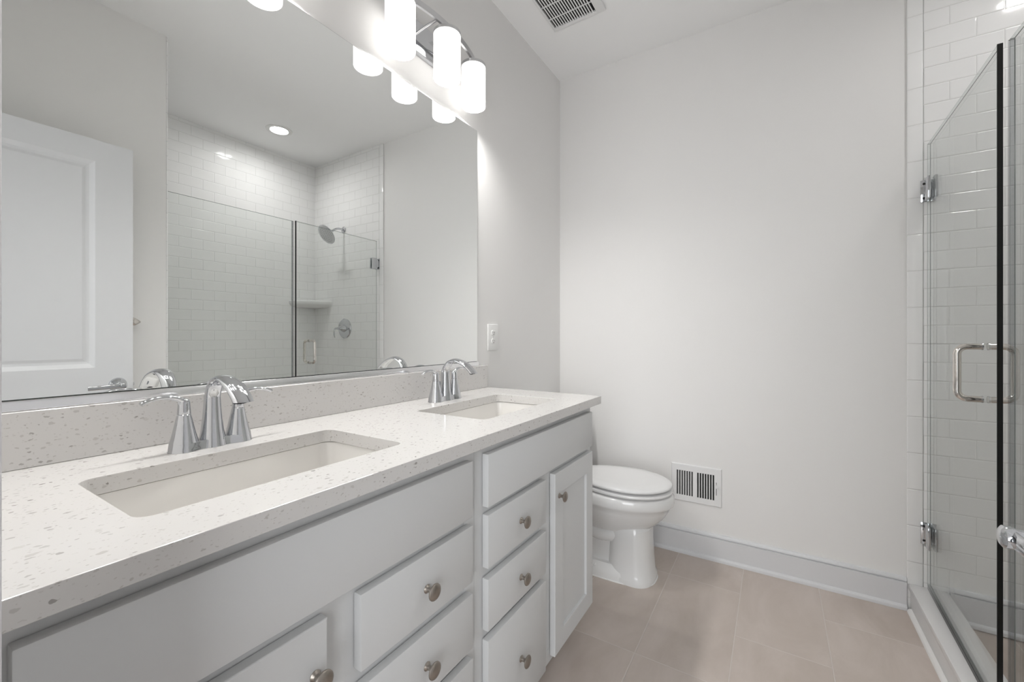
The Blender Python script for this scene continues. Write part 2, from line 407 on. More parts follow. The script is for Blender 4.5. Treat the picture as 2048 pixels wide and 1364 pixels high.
def sink(label, y0, y1):
    cx, cy, hx, hy = (SX0+SX1)/2, (y0+y1)/2, (SX1-SX0)/2, (y1-y0)/2
    t = thing('sink', label, 'sink', (cx, cy, ZC-0.0325), 'sinks set under the countertop')
    zt = ZC-0.0315
    e = 0.004
    spec = [(e+0.022, zt), (e, zt), (e-0.001, zt-0.003), (e-0.004, zt-0.05), (e-0.012, zt-0.115), (e-0.022, zt-0.136), (e-0.045, zt-0.146), (-0.09, zt-0.150)]
    rings = [rrect(cx, cy, hx+d, hy+d, max(0.02, 0.026+d), z, 8) for d, z in spec]
    out = [(-0.09, zt-0.162), (e-0.03, zt-0.157), (e, zt-0.12), (e+0.010, zt-0.02), (e+0.022, zt-0.012)]
    rings += [rrect(cx, cy, hx+d, hy+d, max(0.02, 0.026+d), z, 8) for d, z in out]
    bm = newbm(); loft(bm, rings, closed=True)
    # floor of the basin
    bm.faces.new([bm.verts.new(p) for p in rrect(cx, cy, hx-0.0905+0.0005, hy-0.0895, 0.02, zt-0.150, 8)])
    obj('basin', bm, M['sink'], t, smooth=50)
    bm = newbm(); lathe(bm, [(0.0, 0.0035), (0.010, 0.0035), (0.019, 0.0025), (0.022, 0.0), (0.022, -0.004)], 32, (cx-0.02, cy, zt-0.1497), cap0=False)
    obj('drain', bm, M['chrome'], t)
    return t
sink('white rectangular sink in the counter nearest the doorway', *SINKS[0])
sink('white rectangular sink at the toilet end of the counter', *SINKS[1])

# ------------------------------------------------------------------ vanity cabinets
XF = 0.525; FT = 0.020
def knob_mesh():
    bm = newbm()
    lathe(bm, [(0.0085,0.0),(0.0088,0.0012),(0.0075,0.0028),(0.0052,0.005),(0.0046,0.009),(0.0052,0.013),(0.0085,0.0165),(0.0145,0.0185),(0.0166,0.0205),(0.0164,0.0225),(0.0148,0.0243),(0.0105,0.0262),(0.005,0.0272),(0.0,0.0274)], 32, (0,0,0), (1,0,0))
    return bm
KNOB = None
def knob(y, z, parent):
    global KNOB
    if KNOB is None:
        o = obj('knob', knob_mesh(), M['nickel'], parent, local=True); KNOB = o.data
    else:
        o = bpy.data.objects.new('knob', KNOB); COL.objects.link(o); o.parent = parent
    o.location = Vector((XF+FT, y, z)) - parent.parent.location
def slab(name, y0, y1, z0, z1, parent):
    bm = newbm(); abox(bm, XF+0.0012, XF+FT, y0, y1, z0, z1, 0.0022, 2)
    return obj(name, bm, M['cab'], parent)
def shaker(name, y0, y1, z0, z1, parent):
    bm = newbm(); st, tr, dp = 0.060, 0.070, 0.009
    xf = XF+FT
    abox(bm, XF+0.0012, xf-dp, y0+0.0022, y1-0.0022, z0+0.0022, z1-0.0022)
    # frame ring with softened arrises
    rings = []
    for yo, zo, x in ((0,0,XF+0.0012),(0,0,xf-0.0022),(0.0008,0.0008,xf-0.0008),(0.0022,0.0022,xf)):
        rings.append([(x,y0+yo,z0+zo),(x,y1-yo,z0+zo),(x,y1-yo,z1-zo),(x,y0+yo,z1-zo)])
    for d, x in ((0,xf),(0.0012,xf-0.0008),(0.0018,xf-dp-0.0004)):
        rings.append([(x,y0+st+d,z0+0.062+d),(x,y1-st-d,z0+0.062+d),(x,y1-st-d,z1-tr-d),(x,y0+st+d,z1-tr-d)])
    loft(bm, rings, cap0=False, cap1=False)
    return obj(name, bm, M['cab'], parent, smooth=20)
def cabinet(label, y0, y1, drawers, door, false, doorknob):
    t = thing('vanity_cabinet', label, 'cabinet', (0.26, (y0+y1)/2, 0), 'vanity base cabinets')
    zt = ZC-0.0305
    bm = newbm()   # carcass as panels so the basins hang free inside it
    abox(bm, 0.002, XF-0.019, y0, y0+0.016, 0.115, zt); abox(bm, 0.002, XF-0.019, y1-0.016, y1, 0.115, zt)
    abox(bm, 0.002, XF-0.019, y0+0.016, y1-0.016, 0.115, 0.131); abox(bm, 0.002, 0.010, y0+0.016, y1-0.016, 0.131, zt)
    obj('carcass', bm, M['cab'], t, smooth=0)
    bm = newbm()
    abox(bm, XF-0.019, XF, y0, y1, 0.105, 0.150); abox(bm, XF-0.019, XF, y0, y1, zt-0.045, zt)
    abox(bm, XF-0.019, XF, y0, y0+0.038, 0.150, zt-0.045); abox(bm, XF-0.019, XF, y1-0.038, y1, 0.150, zt-0.045)
    abox(bm, XF-0.0192, XF-0.0004, y0+0.03, y1-0.03, 0.700, 0.738)
    dm = (door[0]+drawers[1])/2 if door[0] > drawers[0] else (drawers[0]+door[1])/2
    abox(bm, XF-0.0192, XF-0.0007, dm-0.04, dm+0.04, 0.13, 0.72)
    for z in (0.5665, 0.4135): abox(bm, XF-0.0192, XF-0.0010, drawers[0]-0.02, drawers[1]+0.02, z-0.022, z+0.022)
    obj('face_frame', bm, M['cab'], t, smooth=0)
    bm = newbm(); abox(bm, 0.40, 0.412, y0+0.002, y1-0.002, 0, 0.115); abox(bm, 0.004, 0.40, y0+0.002, y0+0.018, 0, 0.115); abox(bm, 0.004, 0.40, y1-0.018, y1-0.002, 0, 0.115)
    obj('toe_kick', bm, M['cab'], t, smooth=0)
    slab('false_front', false[0], false[1], 0.7295, 0.8605, t)
    for z0, z1 in ((0.5795, 0.7110), (0.4250, 0.5535), (0.1250, 0.4025)):
        d = slab('drawer', drawers[0], drawers[1], z0, z1, t)
        knob((drawers[0]+drawers[1])/2+0.003, (z0+z1)/2-0.004, d)
    d = shaker('door', door[0], door[1], 0.1250, 0.7090, t)
    knob(doorknob, 0.632, d)
    return t
cabinet('pale grey vanity cabinet beside the toilet, shaker door at its toilet end', 0.8131, 1.5640, (0.8440, 1.1510), (1.2140, 1.5405), (0.8440, 1.5370), 1.2440)
cabinet('pale grey vanity cabinet nearest the doorway, drawers on its toilet-side half', 0.0620, 0.8123, (0.4700, 0.7830), (0.0850, 0.4080), (0.0850, 0.7830), 0.3861)

# ------------------------------------------------------------------ faucets (built about the centre of their base)
def faucet(label, loc):
    t = thing('faucet', label, 'faucet', loc, 'chrome faucets behind the sinks')
    bm = newbm()
    def outline(k, z):
        pts = []
        n = 96
        for i in range(n):
            a = 2*PI*i/n
            best = 0
            c, s = math.cos(a), math.sin(a)
            # union of three discs seen along the outline of a slim bar
            for (yc, r) in ((-0.051, 0.0265*k), (0.0, 0.0255*k), (0.051, 0.0265*k)):
                b = s*yc; q = r*r - yc*yc + b*b
                if q >= 0: best = max(best, b + math.sqrt(q))
            bar = min(0.0195*k/abs(c) if abs(c) > 1e-6 else 9, 0.055/abs(s) if abs(s) > 1e-6 else 9)
            best = max(best, bar)
            pts.append((best*c, best*s, z))
        return pts
    loft(bm, [outline(1.04, 0.0003), outline(1.0, 0.004), outline(0.93, 0.0155), outline(0.90, 0.0175)])
    obj('base_plate', bm, M['chrome'], t, smooth=40, local=True)
    # spout: tapered body turning over into a broad flattened tongue
    bm = newbm()
    lathe(bm, [(0.0238,0.0165),(0.0205,0.035),(0.0178,0.060),(0.0160,0.085),(0.0150,0.108)], 36)
    pts = catmull([(0.0,0,0.098),(0.006,0,0.118),(0.022,0,0.137),(0.046,0,0.146),(0.072,0,0.142),(0.096,0,0.132),(0.117,0,0.117),(0.131,0,0.1035)], 6)
    m = len(pts)
    rad = []
    for i in range(m):
        f = i/(m-1)
        wd = 0.0150 if f < 0.1 else 0.0150+0.0045*min(1, (f-0.1)/0.6)
        th = 0.0150-0.0078*min(1, f/0.35) if f < 0.35 else 0.0072+0.0018*(f-0.35)/0.65
        rad.append((wd, th))
    L0 = len(bm.verts)
    sweep(bm, pts, rad, 24, side=(0,1,0))
    bm.verts.ensure_lookup_table()
    last = bm.verts[-24:]; tg = (pts[-1]-pts[-2]).normalized(); zt = 0.1035
    for vv in last: vv.co += tg*((zt-vv.co.z)/tg.z)      # mouth cut level, facing down
    sp = obj('spout', bm, M['chrome'], t, smooth=50, local=True)
    bm = newbm(); lathe(bm, [(0.0085,0),(0.0085,0.004),(0.006,0.0045)], 20, (0.1265, 0, 0.1055), (0,0,-1))
    obj('aerator', bm, M['dark'], sp, local=True)
    for s in (-1, 1):
        bm = newbm()
        lathe(bm, [(0.0246,0.0165),(0.0200,0.035),(0.0155,0.056),(0.0122,0.0725),(0.0121,0.0732),(0.0112,0.0740)], 32, (0, s*0.051, 0))
        hd = obj('handle', bm, M['chrome'], t, local=True)
        bm = newbm()
        lathe(bm, [(0.0117,0.0745),(0.0118,0.0752),(0.0108,0.090),(0.0104,0.098),(0.0085,0.1035),(0.004,0.106),(0,0.1065)], 28, (0, s*0.051, 0))
        lp = catmull([(0, s*0.048, 0.0965),(0.001, s*0.060, 0.1060),(0.002, s*0.078, 0.1115),(0.003, s*0.098, 0.1115),(0.004, s*0.114, 0.1075),(0.0045, s*0.1215, 0.1035)], 6)
        k = len(lp)
        sweep(bm, lp, [(0.0075-0.0012*math.sin(PI*i/(k-1)), 0.0068-0.0026*min(1, i/(k*0.5))) for i in range(k)], 16, side=(1,0,0))
        obj('lever', bm, M['chrome'], hd, smooth=50, local=True)
    bm = newbm(); lathe(bm, [(0.0026,0.012),(0.0026,0.056),(0.006,0.057),(0.0066,0.061),(0.005,0.0655),(0,0.0665)], 20, (-0.027, 0.0, 0))
    obj('lift_rod', bm, M['chrome'], t, local=True)
    return t
fc = faucet('chrome two-handle faucet nearest the doorway', (0.1155, 0.4270, ZC))
f2 = dup(fc); f2.location = (0.1110, 1.1850, ZC); f2['label'] = 'chrome two-handle faucet at the toilet end of the counter'

# ------------------------------------------------------------------ mirror
mt = thing('wall_mirror', 'large frameless rectangular mirror above the backsplash', 'mirror', (0.002, 0.79, 1.0362))
bm = newbm(); abox(bm, 0.002, 0.0062, YN+0.012, 1.5255, 1.0362, 2.0735, 0.0022, 1)
bmesh.ops.recalc_face_normals(bm, faces=bm.faces[:]); bm.normal_update()
for f in bm.faces: f.material_index = 2 if (abs(f.normal.x) < 0.1 or f.calc_center_median().x < 0.0041) else (0 if abs(f.normal.x) > 0.95 else 1)
obj('glass', bm, [M['mirror'], M['mbevel'], M['edge']], mt, smooth=0)
bm = newbm()   # polished channel the glass stands in
prof = [(0.0012,1.0180),(0.0105,1.0180),(0.0112,1.0192),(0.0100,1.0330),(0.0086,1.0362),(0.0074,1.0362),(0.0070,1.0340),(0.0012,1.0340)]
loft(bm, [[(x, y, z) for x, z in prof] for y in (YN+0.012, 1.5290)])
obj('bottom_channel', bm, M['alum'], mt, smooth=25)

# ------------------------------------------------------------------ vanity lights
def vanity_light(label, y):
    z0 = 2.2600
    t = thing('vanity_light', label, 'light fixture', (0.0, y, z0), 'three-shade vanity lights above the mirror')
    bm = newbm(); abox(bm, 0.0008, 0.022, -0.14, 0.14, -0.058, 0.058, 0.004, 3)
    obj('backplate', bm, M['chrome'], t, local=True)
    xb = lambda d: 0.1160-0.0300*(d/0.2)**2
    bm = newbm()
    for i in range(0, 2): pass
    ys = [-0.2+0.4*i/40 for i in range(41)]
    rings = []
    for d in ys:
        x = xb(d); sl = -0.06*d/0.04; nx, ny = 1/math.hypot(1, sl), -sl/math.hypot(1, sl)
        rings.append([(x-0.0045*nx, d-0.0045*ny, 0.021), (x+0.0045*nx, d+0.0045*ny, 0.021), (x+0.0045*nx, d+0.0045*ny, 0.043), (x-0.0045*nx, d-0.0045*ny, 0.043)])
    loft(bm, rings); obj('bow_bar', bm, M['brush'], t, smooth=20, local=True)
    for s in (-1, 1):
        bm = newbm(); sweep(bm, [(0.021, s*0.075, -0.012), (0.07, s*0.058, 0.015), (xb(0.045)-0.004, s*0.045, 0.030)], 0.0048, 12)
        obj('arm', bm, M['chrome'], t, local=True)
    for d in (-0.2, 0.0, 0.2):
        x = xb(d)
        bm = newbm()   # opal cylinder, open below
        R = 0.0495
        n = 48
        prof = [(0.012, 0.002), (R-0.003, 0.002), (R, -0.001), (R, -0.1635), (R-0.0015, -0.165), (R-0.003, -0.1635), (R-0.003, -0.0015), (0.012, -0.0015)]
        rings = [[(x+r*math.cos(2*PI*i/n), d+r*math.sin(2*PI*i/n), z) for i in range(n)] for r, z in prof]
        loft(bm, rings, closed=True)
        sh = obj('shade', bm, M['opal'], t, local=True)
        bm = newbm()
        lathe(bm, [(R+0.0012, -0.006), (R+0.0012, 0.0055), (R-0.002, 0.0065), (0.0105, 0.0065), (0.0095, 0.0075), (0.0095, 0.0215)], 48, (x, d, 0), cap0=False)
        lathe(bm, [(R+0.0012, -0.006), (R+0.0003, -0.006), (R+0.0003, 0.0030), (0.013, 0.0030)], 48, (x, d, 0), cap0=False, cap1=False)
        obj('cap', bm, M['brush'], sh, local=True)
        bm = newbm()
        lathe(bm, [(0.013, -0.004), (0.013, -0.035), (0.012, -0.045), (0.0, -0.046)], 24, (x, d, 0))
        obj('socket', bm, M['plate'], sh, local=True)
        bm = newbm()
        lathe(bm, [(0.010,-0.047),(0.016,-0.058),(0.0235,-0.075),(0.0265,-0.092),(0.0235,-0.107),(0.014,-0.117),(0,-0.120)], 24, (x, d, 0))
        b = obj('bulb', bm, M['bulb'], sh, local=True); b.visible_shadow = True
        point('vanity_bulb_light', (x, y+d, z0-0.136), BULB_W, (1.0, 0.985, 0.965), 0.022)
    return t
vanity_light('chrome three-shade vanity light above the sink by the toilet', 1.190)
vanity_light('chrome three-shade vanity light above the sink nearest the doorway', 0.430)

# ------------------------------------------------------------------ outlet
t = thing('outlet', 'white duplex power outlet on the wall right of the mirror', 'power outlet', (0.0, 1.650, 1.146))
bm = newbm(); abox(bm, 0.0003, 0.0062, 1.608, 1.692, 1.083, 1.208, 0.0028, 3); obj('cover_plate', bm, M['plate'], t)
for zc in (1.1660, 1.1270):
    bm = newbm()
    ring = lambda x, k: [(x, 1.650+k*(0.0165*max(-1, min(1, 1.12*math.cos(2*PI*i/40)))), zc+k*0.0145*max(-0.94, min(0.94, 1.0*math.sin(2*PI*i/40)))) for i in range(40)]
    loft(bm, [ring(0.0060, 1.0), ring(0.0080, 1.0), ring(0.0085, 0.95)])
    r = obj('receptacle', bm, M['plate'], t)
    bm = newbm()
    abox(bm, 0.0084, 0.0088, 1.6425, 1.6445, zc-0.001, zc+0.0065); abox(bm, 0.0084, 0.0088, 1.6560, 1.6576, zc-0.001, zc+0.0055)
    lathe(bm, [(0.0024, 0), (0.0024, 0.0004)], 12, (0.0084, 1.650, zc-0.0072), (1,0,0))
    obj('slot', bm, M['dark'], r)
bm = newbm(); lathe(bm, [(0.0032,0),(0.003,0.001),(0.0015,0.0014)], 16, (0.0061,1.650,1.1465), (1,0,0)); obj('screw', bm, M['brush'], t)

# ------------------------------------------------------------------ wall register by the toilet
t = thing('wall_register', 'white louvered air register low on the wall beside the toilet', 'air vent', (0.788, D, 0.373))
bm = newbm()
X0, X1, Z0, Z1 = 0.6650, 0.9110, 0.2730, 0.4710; yf = D-0.0075
gl = ((0.6900, 0.7755), (0.7920, 0.8780)); gz = (0.3060, 0.4360)
# faceplate with two cut openings
for a in (X0+0.004, 0.7755, 0.8780):
    b = {X0+0.004: 0.6900, 0.7755: 0.7920, 0.8780: X1-0.004}[a]
    abox(bm, a, b, yf, yf+0.0025, gz[0], gz[1])
abox(bm, X0+0.004, X1-0.004, yf, yf+0.0025, Z0+0.004, gz[0]); abox(bm, X0+0.004, X1-0.004, yf, yf+0.0025, gz[1], Z1-0.004)
loft(bm, [[(X0,D-0.0004,Z0),(X1,D-0.0004,Z0),(X1,D-0.0004,Z1),(X0,D-0.0004,Z1)], [(X0+0.004,yf,Z0+0.004),(X1-0.004,yf,Z0+0.004),(X1-0.004,yf,Z1-0.004),(X0+0.004,yf,Z1-0.004)]], cap0=False, cap1=False)
obj('faceplate', bm, M['grille'], t, smooth=0)
bm = newbm(); abox(bm, X0+0.01, X1-0.01, D-0.0014, D-0.0006, Z0+0.012, Z1-0.012); obj('duct_opening', bm, M['dark'], t, smooth=0)
for gi, (a, b) in enumerate(gl):
    pitch = (b-a)/7
    for k in range(8):
        xc = a + pitch*k
        s = 0.0026 if gi == 0 else -0.0026
        bm = newbm()
        pts = [(xc-0.0019-s*0.2, yf+0.0004), (xc+0.0019-s*0.2, yf+0.0004), (xc+0.0012+s, yf+0.0055), (xc-0.0012+s, yf+0.0055)]
        loft(bm, [[(x, y, z) for x, y in pts] for z in (gz[0]-0.001, gz[1]+0.001)])
        obj('louver', bm, M['grille'], t, smooth=0)
bm = newbm(); abox(bm, 0.8845, 0.8868, yf-0.0002, yf+0.001, 0.334, 0.400); obj('lever_slot', bm, M['dark'], t, smooth=0)
bm = newbm(); abox(bm, 0.8850, 0.8866, yf-0.016, yf+0.001, 0.381, 0.389); abox(bm, 0.8850, 0.8960, yf-0.0175, yf-0.016, 0.374, 0.389, 0.0005); obj('damper_lever', bm, M['grille'], t)
for x in (0.8955, 0.6805):
    bm = newbm(); lathe(bm, [(0.003,0),(0.0026,0.001),(0.001,0.0013)], 14, (x, yf, 0.283), (0,-1,0)); obj('screw', bm, M['grille'], t)

# ------------------------------------------------------------------ exhaust fan grille
t = thing('exhaust_fan', 'white slatted exhaust fan grille in the ceiling', 'exhaust fan', (0.31, 1.82, H))
gx0, gx1, gy0, gy1 = 0.182, 0.400, 1.700, 1.955
bm = newbm()
zb = H-0.012
abox(bm, 0.168, gx0, 1.665, 1.978, zb, H-0.0004, 0.0035); abox(bm, gx1, 0.446, 1.665, 1.978, zb, H-0.0004, 0.0055)
abox(bm, gx0-0.002, gx1+0.002, gy1, 1.978, zb, H-0.0004, 0.0035); abox(bm, gx0-0.002, gx1+0.002, 1.665, gy0, zb, H-0.0004, 0.0035)
obj('frame', bm, M['grille'], t)
bm = newbm(); abox(bm, gx0, gx1, gy0, gy1, H-0.0016, H-0.0008); obj('dark_housing', bm, M['dark'], t, smooth=0)
ns = 17; pt = (gx1-gx0)/ns
for k in range(1, ns):
    bm = newbm(); abox(bm, gx0+pt*k-0.0029, gx0+pt*k+0.0029, gy0-0.001, gy1+0.001, zb+0.001, zb+0.0032); obj('slat', bm, M['grille'], t, smooth=0)
for yb in (1.718, 1.805, 1.891):
    bm = newbm(); abox(bm, gx0-0.001, gx1+0.001, yb-0.002, yb+0.002, zb+0.002, zb+0.0065); obj('cross_bar', bm, M['grille'], t, smooth=0)

# ------------------------------------------------------------------ recessed downlight over the shower
t = thing('recessed_downlight', 'round recessed ceiling light over the shower', 'ceiling light', (2.12, 1.81, H))
bm = newbm(); lathe(bm, [(0.092,-0.0005),(0.091,-0.004),(0.080,-0.007),(0.064,-0.0065),(0.0605,-0.001),(0.0590,0.012)], 48, (2.12,1.81,H), cap0=False, cap1=False); obj('trim_ring', bm, M['plate'], t)
bm = newbm(); lathe(bm, [(0.0588,0.012),(0.0588,0.007),(0.045,0.0035),(0.0,0.002)], 48, (2.12,1.81,H), cap0=True); obj('lens', bm, M['lens'], t)
# ------------------------------------------------------------------ toilet
TY = 2.045
t = thing('toilet', 'white floor-standing toilet between the vanity and the wall register', 'toilet', (0.45, TY, 0))
def egg(xf, xb, hw, z, n=48, sq=2.0, k=0.42):
    """plan outline: round nose at xf, broader tail at xb, widest k of the way back"""
    xm = xf-(xf-xb)*k
    pts = []
    for i in range(n):
        a = 2*PI*i/n; c, s = math.cos(a), math.sin(a)
        e = 2.0/sq
        cc = math.copysign(abs(c)**e, c); ss = math.copysign(abs(s)**e, s)
        x = xm + ((xf-xm) if c > 0 else (xm-xb))*cc
        pts.append((x, TY+hw*ss, z))
    return pts
bm = newbm()
# bowl, from the pedestal neck up to the rim
loft(bm, [egg(0.610,0.20,0.095,0.225), egg(0.640,0.19,0.108,0.243), egg(0.672,0.18,0.132,0.270), egg(0.702,0.17,0.154,0.302), egg(0.722,0.165,0.168,0.335), egg(0.733,0.16,0.175,0.357),
          egg(0.741,0.16,0.180,0.362), egg(0.745,0.16,0.183,0.372), egg(0.745,0.16,0.183,0.402), egg(0.740,0.165,0.179,0.4095), egg(0.733,0.17,0.173,0.4125), egg(0.600,0.26,0.08,0.4120)])
# front column of the pedestal
loft(bm, [egg(0.664,0.435,0.116,0.0,sq=2.5,k=0.4), egg(0.664,0.435,0.116,0.022,sq=2.5,k=0.4), egg(0.656,0.440,0.107,0.038,sq=2.5,k=0.4), egg(0.650,0.445,0.103,0.12,sq=2.5,k=0.4), egg(0.646,0.45,0.100,0.20,sq=2.5,k=0.4), egg(0.646,0.45,0.101,0.246,sq=2.5,k=0.4), egg(0.63,0.46,0.09,0.262,sq=2.5,k=0.4)])
# foot running back, waist and trapway
loft(bm, [egg(0.650,0.16,0.117,0.0,sq=3,k=0.5), egg(0.650,0.16,0.117,0.026,sq=3,k=0.5), egg(0.640,0.17,0.108,0.040,sq=3,k=0.5), egg(0.60,0.18,0.088,0.062,sq=3,k=0.5)])
loft(bm, [egg(0.56,0.17,0.066,0.03,sq=3,k=0.5), egg(0.56,0.16,0.062,0.15,sq=3,k=0.5), egg(0.56,0.15,0.070,0.25,sq=3,k=0.5)])
for s in (-1, 1):
    sweep(bm, catmull([(0.50,TY+s*0.050,0.205),(0.42,TY+s*0.058,0.190),(0.33,TY+s*0.060,0.215),(0.25,TY+s*0.060,0.245),(0.19,TY+s*0.055,0.20),(0.175,TY+s*0.05,0.08)], 6), 0.036, 16)
loft(bm, [egg(0.40,0.025,0.150,0.30,sq=3.5,k=0.5), egg(0.40,0.02,0.172,0.345,sq=3.5,k=0.5), egg(0.40,0.02,0.175,0.402,sq=3.5,k=0.5)])
obj('bowl', bm, M['porc'], t, smooth=40)
bm = newbm(); loft(bm, [egg(0.6685,0.156,0.1205,0.0,sq=2.8,k=0.42), egg(0.6675,0.157,0.1195,0.0035,sq=2.8,k=0.42)])
obj('caulk_line', bm, M['caulk'], t)
bm = newbm()
def ringloft(bm, spec, hole=0.052):
    outer = [egg(xf, xb, hw, z, 64) for xf, xb, hw, z in spec]
    loft(bm, outer)
ringloft(bm, [(0.600,0.33,0.07,0.4196),(0.731,0.262,0.171,0.4193),(0.739,0.258,0.177,0.422),(0.741,0.256,0.179,0.428),(0.739,0.258,0.177,0.433),(0.731,0.262,0.171,0.4355),(0.600,0.33,0.07,0.4350)])
obj('seat', bm, M['seat'], t, smooth=40)
bm = newbm()
ringloft(bm, [(0.600,0.33,0.07,0.4440),(0.730,0.262,0.171,0.4438),(0.735,0.259,0.175,0.4464),(0.737,0.257,0.177,0.4512),(0.733,0.259,0.174,0.457),(0.715,0.265,0.162,0.4625),(0.660,0.285,0.125,0.4655),(0.58,0.32,0.07,0.4665)])
obj('lid', bm, M['seat'], t, smooth=60)
for s in (-1, 1):
    bm = newbm(); lathe(bm, [(0.014,0),(0.014,0.05),(0.010,0.053)], 20, (0.245, TY+s*0.07, 0.404)); obj('hinge', bm, M['seat'], t)
    bm = newbm(); lathe(bm, [(0.012,0.0),(0.012,0.008),(0.006,0.014),(0,0.015)], 16, (0.40, TY+s*0.095, 0.038)); obj('bolt_cap', bm, M['porc'], t)
bm = newbm()
loft(bm, [rrect(0.117, TY, 0.085, 0.185, 0.03, 0.402), rrect(0.117, TY, 0.090, 0.195, 0.035, 0.42), rrect(0.117, TY, 0.094, 0.212, 0.035, 0.735)])
obj('tank', bm, M['porc'], t)
bm = newbm()
loft(bm, [rrect(0.117, TY, 0.098, 0.217, 0.035, 0.736), rrect(0.117, TY, 0.101, 0.221, 0.035, 0.742), rrect(0.117, TY, 0.101, 0.221, 0.035, 0.758), rrect(0.117, TY, 0.092, 0.213, 0.03, 0.766)])
obj('tank_lid', bm, M['porc'], t)
bm = newbm(); lathe(bm, [(0.011,0),(0.011,0.012),(0.007,0.016)], 18, (0.2095, TY-0.15, 0.69), (1,0,0)); sweep(bm, [(0.222,TY-0.15,0.69),(0.226,TY-0.12,0.687),(0.226,TY-0.08,0.682)], (0.004,0.008), 12)
obj('flush_lever', bm, M['chrome'], t)

# ------------------------------------------------------------------ shower glass
ZG0, ZG1 = 0.113, 1.940
def glaze(bm):
    bmesh.ops.recalc_face_normals(bm, faces=bm.faces[:])
    bm.normal_update()
    big = max(f.calc_area() for f in bm.faces)
    for f in bm.faces:
        ax = max(abs(c) for c in f.normal)
        f.material_index = 2 if ax < 0.95 else (0 if f.calc_area() > 0.5*big else 1)
t = thing('shower_screen', 'fixed clear glass shower panel beside the glass door', 'shower screen', (1.674, 1.29, 0.112))
bm = newbm(); abox(bm, 1.669, 1.679, YW+0.003, 1.6500, ZG0+0.004, ZG1, 0.0013, 1)
glaze(bm)
obj('glass_panel', bm, [M['glass'], M['gside'], M['gedge']], t, smooth=0)
bm = newbm(); abox(bm, 1.662, 1.686, YW+0.002, 1.6500, 0.1122, 0.127, 0.001); obj('sill_channel', bm, M['chrome'], t)
bm = newbm(); abox(bm, 1.6675, 1.6805, 1.6505, 1.6560, ZG0+0.02, ZG1-0.001, 0.0015); obj('edge_seal', bm, M['seal'], t)
# the door: hinge edge by the back wall, standing slightly ajar
P0 = Vector((1.6770, 2.3755, 0)); P1 = Vector((1.6560, 1.6640, 0))
dirv = (P1-P0).normalized(); ang = math.atan2(dirv.y, dirv.x)
W = (P1-P0).length
t = thing('shower_door', 'clear glass hinged shower door with a square pull handle', 'shower door', (P0.x, P0.y, 0.112))
t.rotation_euler = (0, 0, ang)     # local +x runs from the hinges to the latch edge, local +y is the shower side or the room side
# local y: rotate so that room side (-x world) is found
room = 1 if (Matrix.Rotation(ang, 3, 'Z') @ Vector((0,1,0))).x < 0 else -1
zo = 0.112
bm = newbm(); abox(bm, 0, W-0.002, -0.005, 0.005, ZG0+0.016-zo, ZG1-zo, 0.0013, 1)
glaze(bm)
obj('glass_panel', bm, [M['glass'], M['gside'], M['gedge']], t, smooth=0, local=True)
bm = newbm(); abox(bm, W-0.0018, W+0.001, -0.0055, 0.0055, ZG0+0.016-zo, ZG1+0.001-zo); tag(obj('dark_edge_look', bm, M['black'], t, smooth=0, local=True), 'added black strip painting the dark look of the clear glass latch edge')  # added strip; dark internal reflection of the clear glass edge put into its colour
bm = newbm(); abox(bm, 0.004, W-0.006, -0.0055, 0.0055, ZG0-zo+0.0012, ZG0+0.0158-zo); obj('bottom_sweep', bm, M['seal'], t, smooth=0, local=True)
for zc in (1.7510, 0.3350):
    bm = newbm()
    z = zc-zo
    for s in (-1, 1):
        abox(bm, 0.006, 0.060, s*0.0055 if s > 0 else -0.0155, 0.0155 if s > 0 else -0.0055, z-0.045, z+0.045, 0.0025)
    lathe(bm, [(0.0075,-0.030),(0.0075,0.030)], 20, (-0.002, room*0.006, z))
    hg = obj('hinge', bm, M['chrome'], t, local=True)
    bm = newbm(); abox(bm, -0.0115, -0.006, -0.024, 0.024, z-0.045, z+0.045, 0.0015); obj('wall_plate', bm, M['chrome'], hg, local=True)
    bm = newbm()
    for zz in (-0.03, 0.03):
        for yy in (-0.013, 0.013): lathe(bm, [(0.0052,0),(0.0048,0.0010),(0.002,0.0011)], 14, (-0.0062, yy, z+zz), (1,0,0))
    obj('screw', bm, M['dark'], hg, local=True)
# pull handle, one bar each side of the glass
yh = 1.7680
xl = (yh-P0.y)/dirv.y
bm = newbm()
rt = 0.0092
for s in (-1, 1):
    pts = []
    zA, zB, e, c = 0.966-zo, 1.120-zo, 0.058, 0.022
    pts.append((xl, s*0.0055, zA))
    for k in range(9):
        a = (PI/2)*k/8; pts.append((xl, s*(e-c+c*math.sin(a)), zA+c-c*math.cos(a)))
    for k in range(9):
        a = (PI/2)*k/8; pts.append((xl, s*(e-c+c*math.cos(a)), zB-c+c*math.sin(a)))
    pts.append((xl, s*0.0055, zB))
    sweep(bm, pts, rt, 18, side=(1,0,0))
hd = obj('pull_handle', bm, M['polnick'], t, local=True)
bm = newbm()
for s in (-1, 1):
    for z in (0.966-zo, 1.120-zo): lathe(bm, [(rt+0.0014,0.0052),(rt+0.0014,0.0085),(rt+0.0002,0.0088)], 20, (xl, 0, z), (0,s,0), cap0=False)
obj('washer', bm, M['chrome'], hd, local=True)

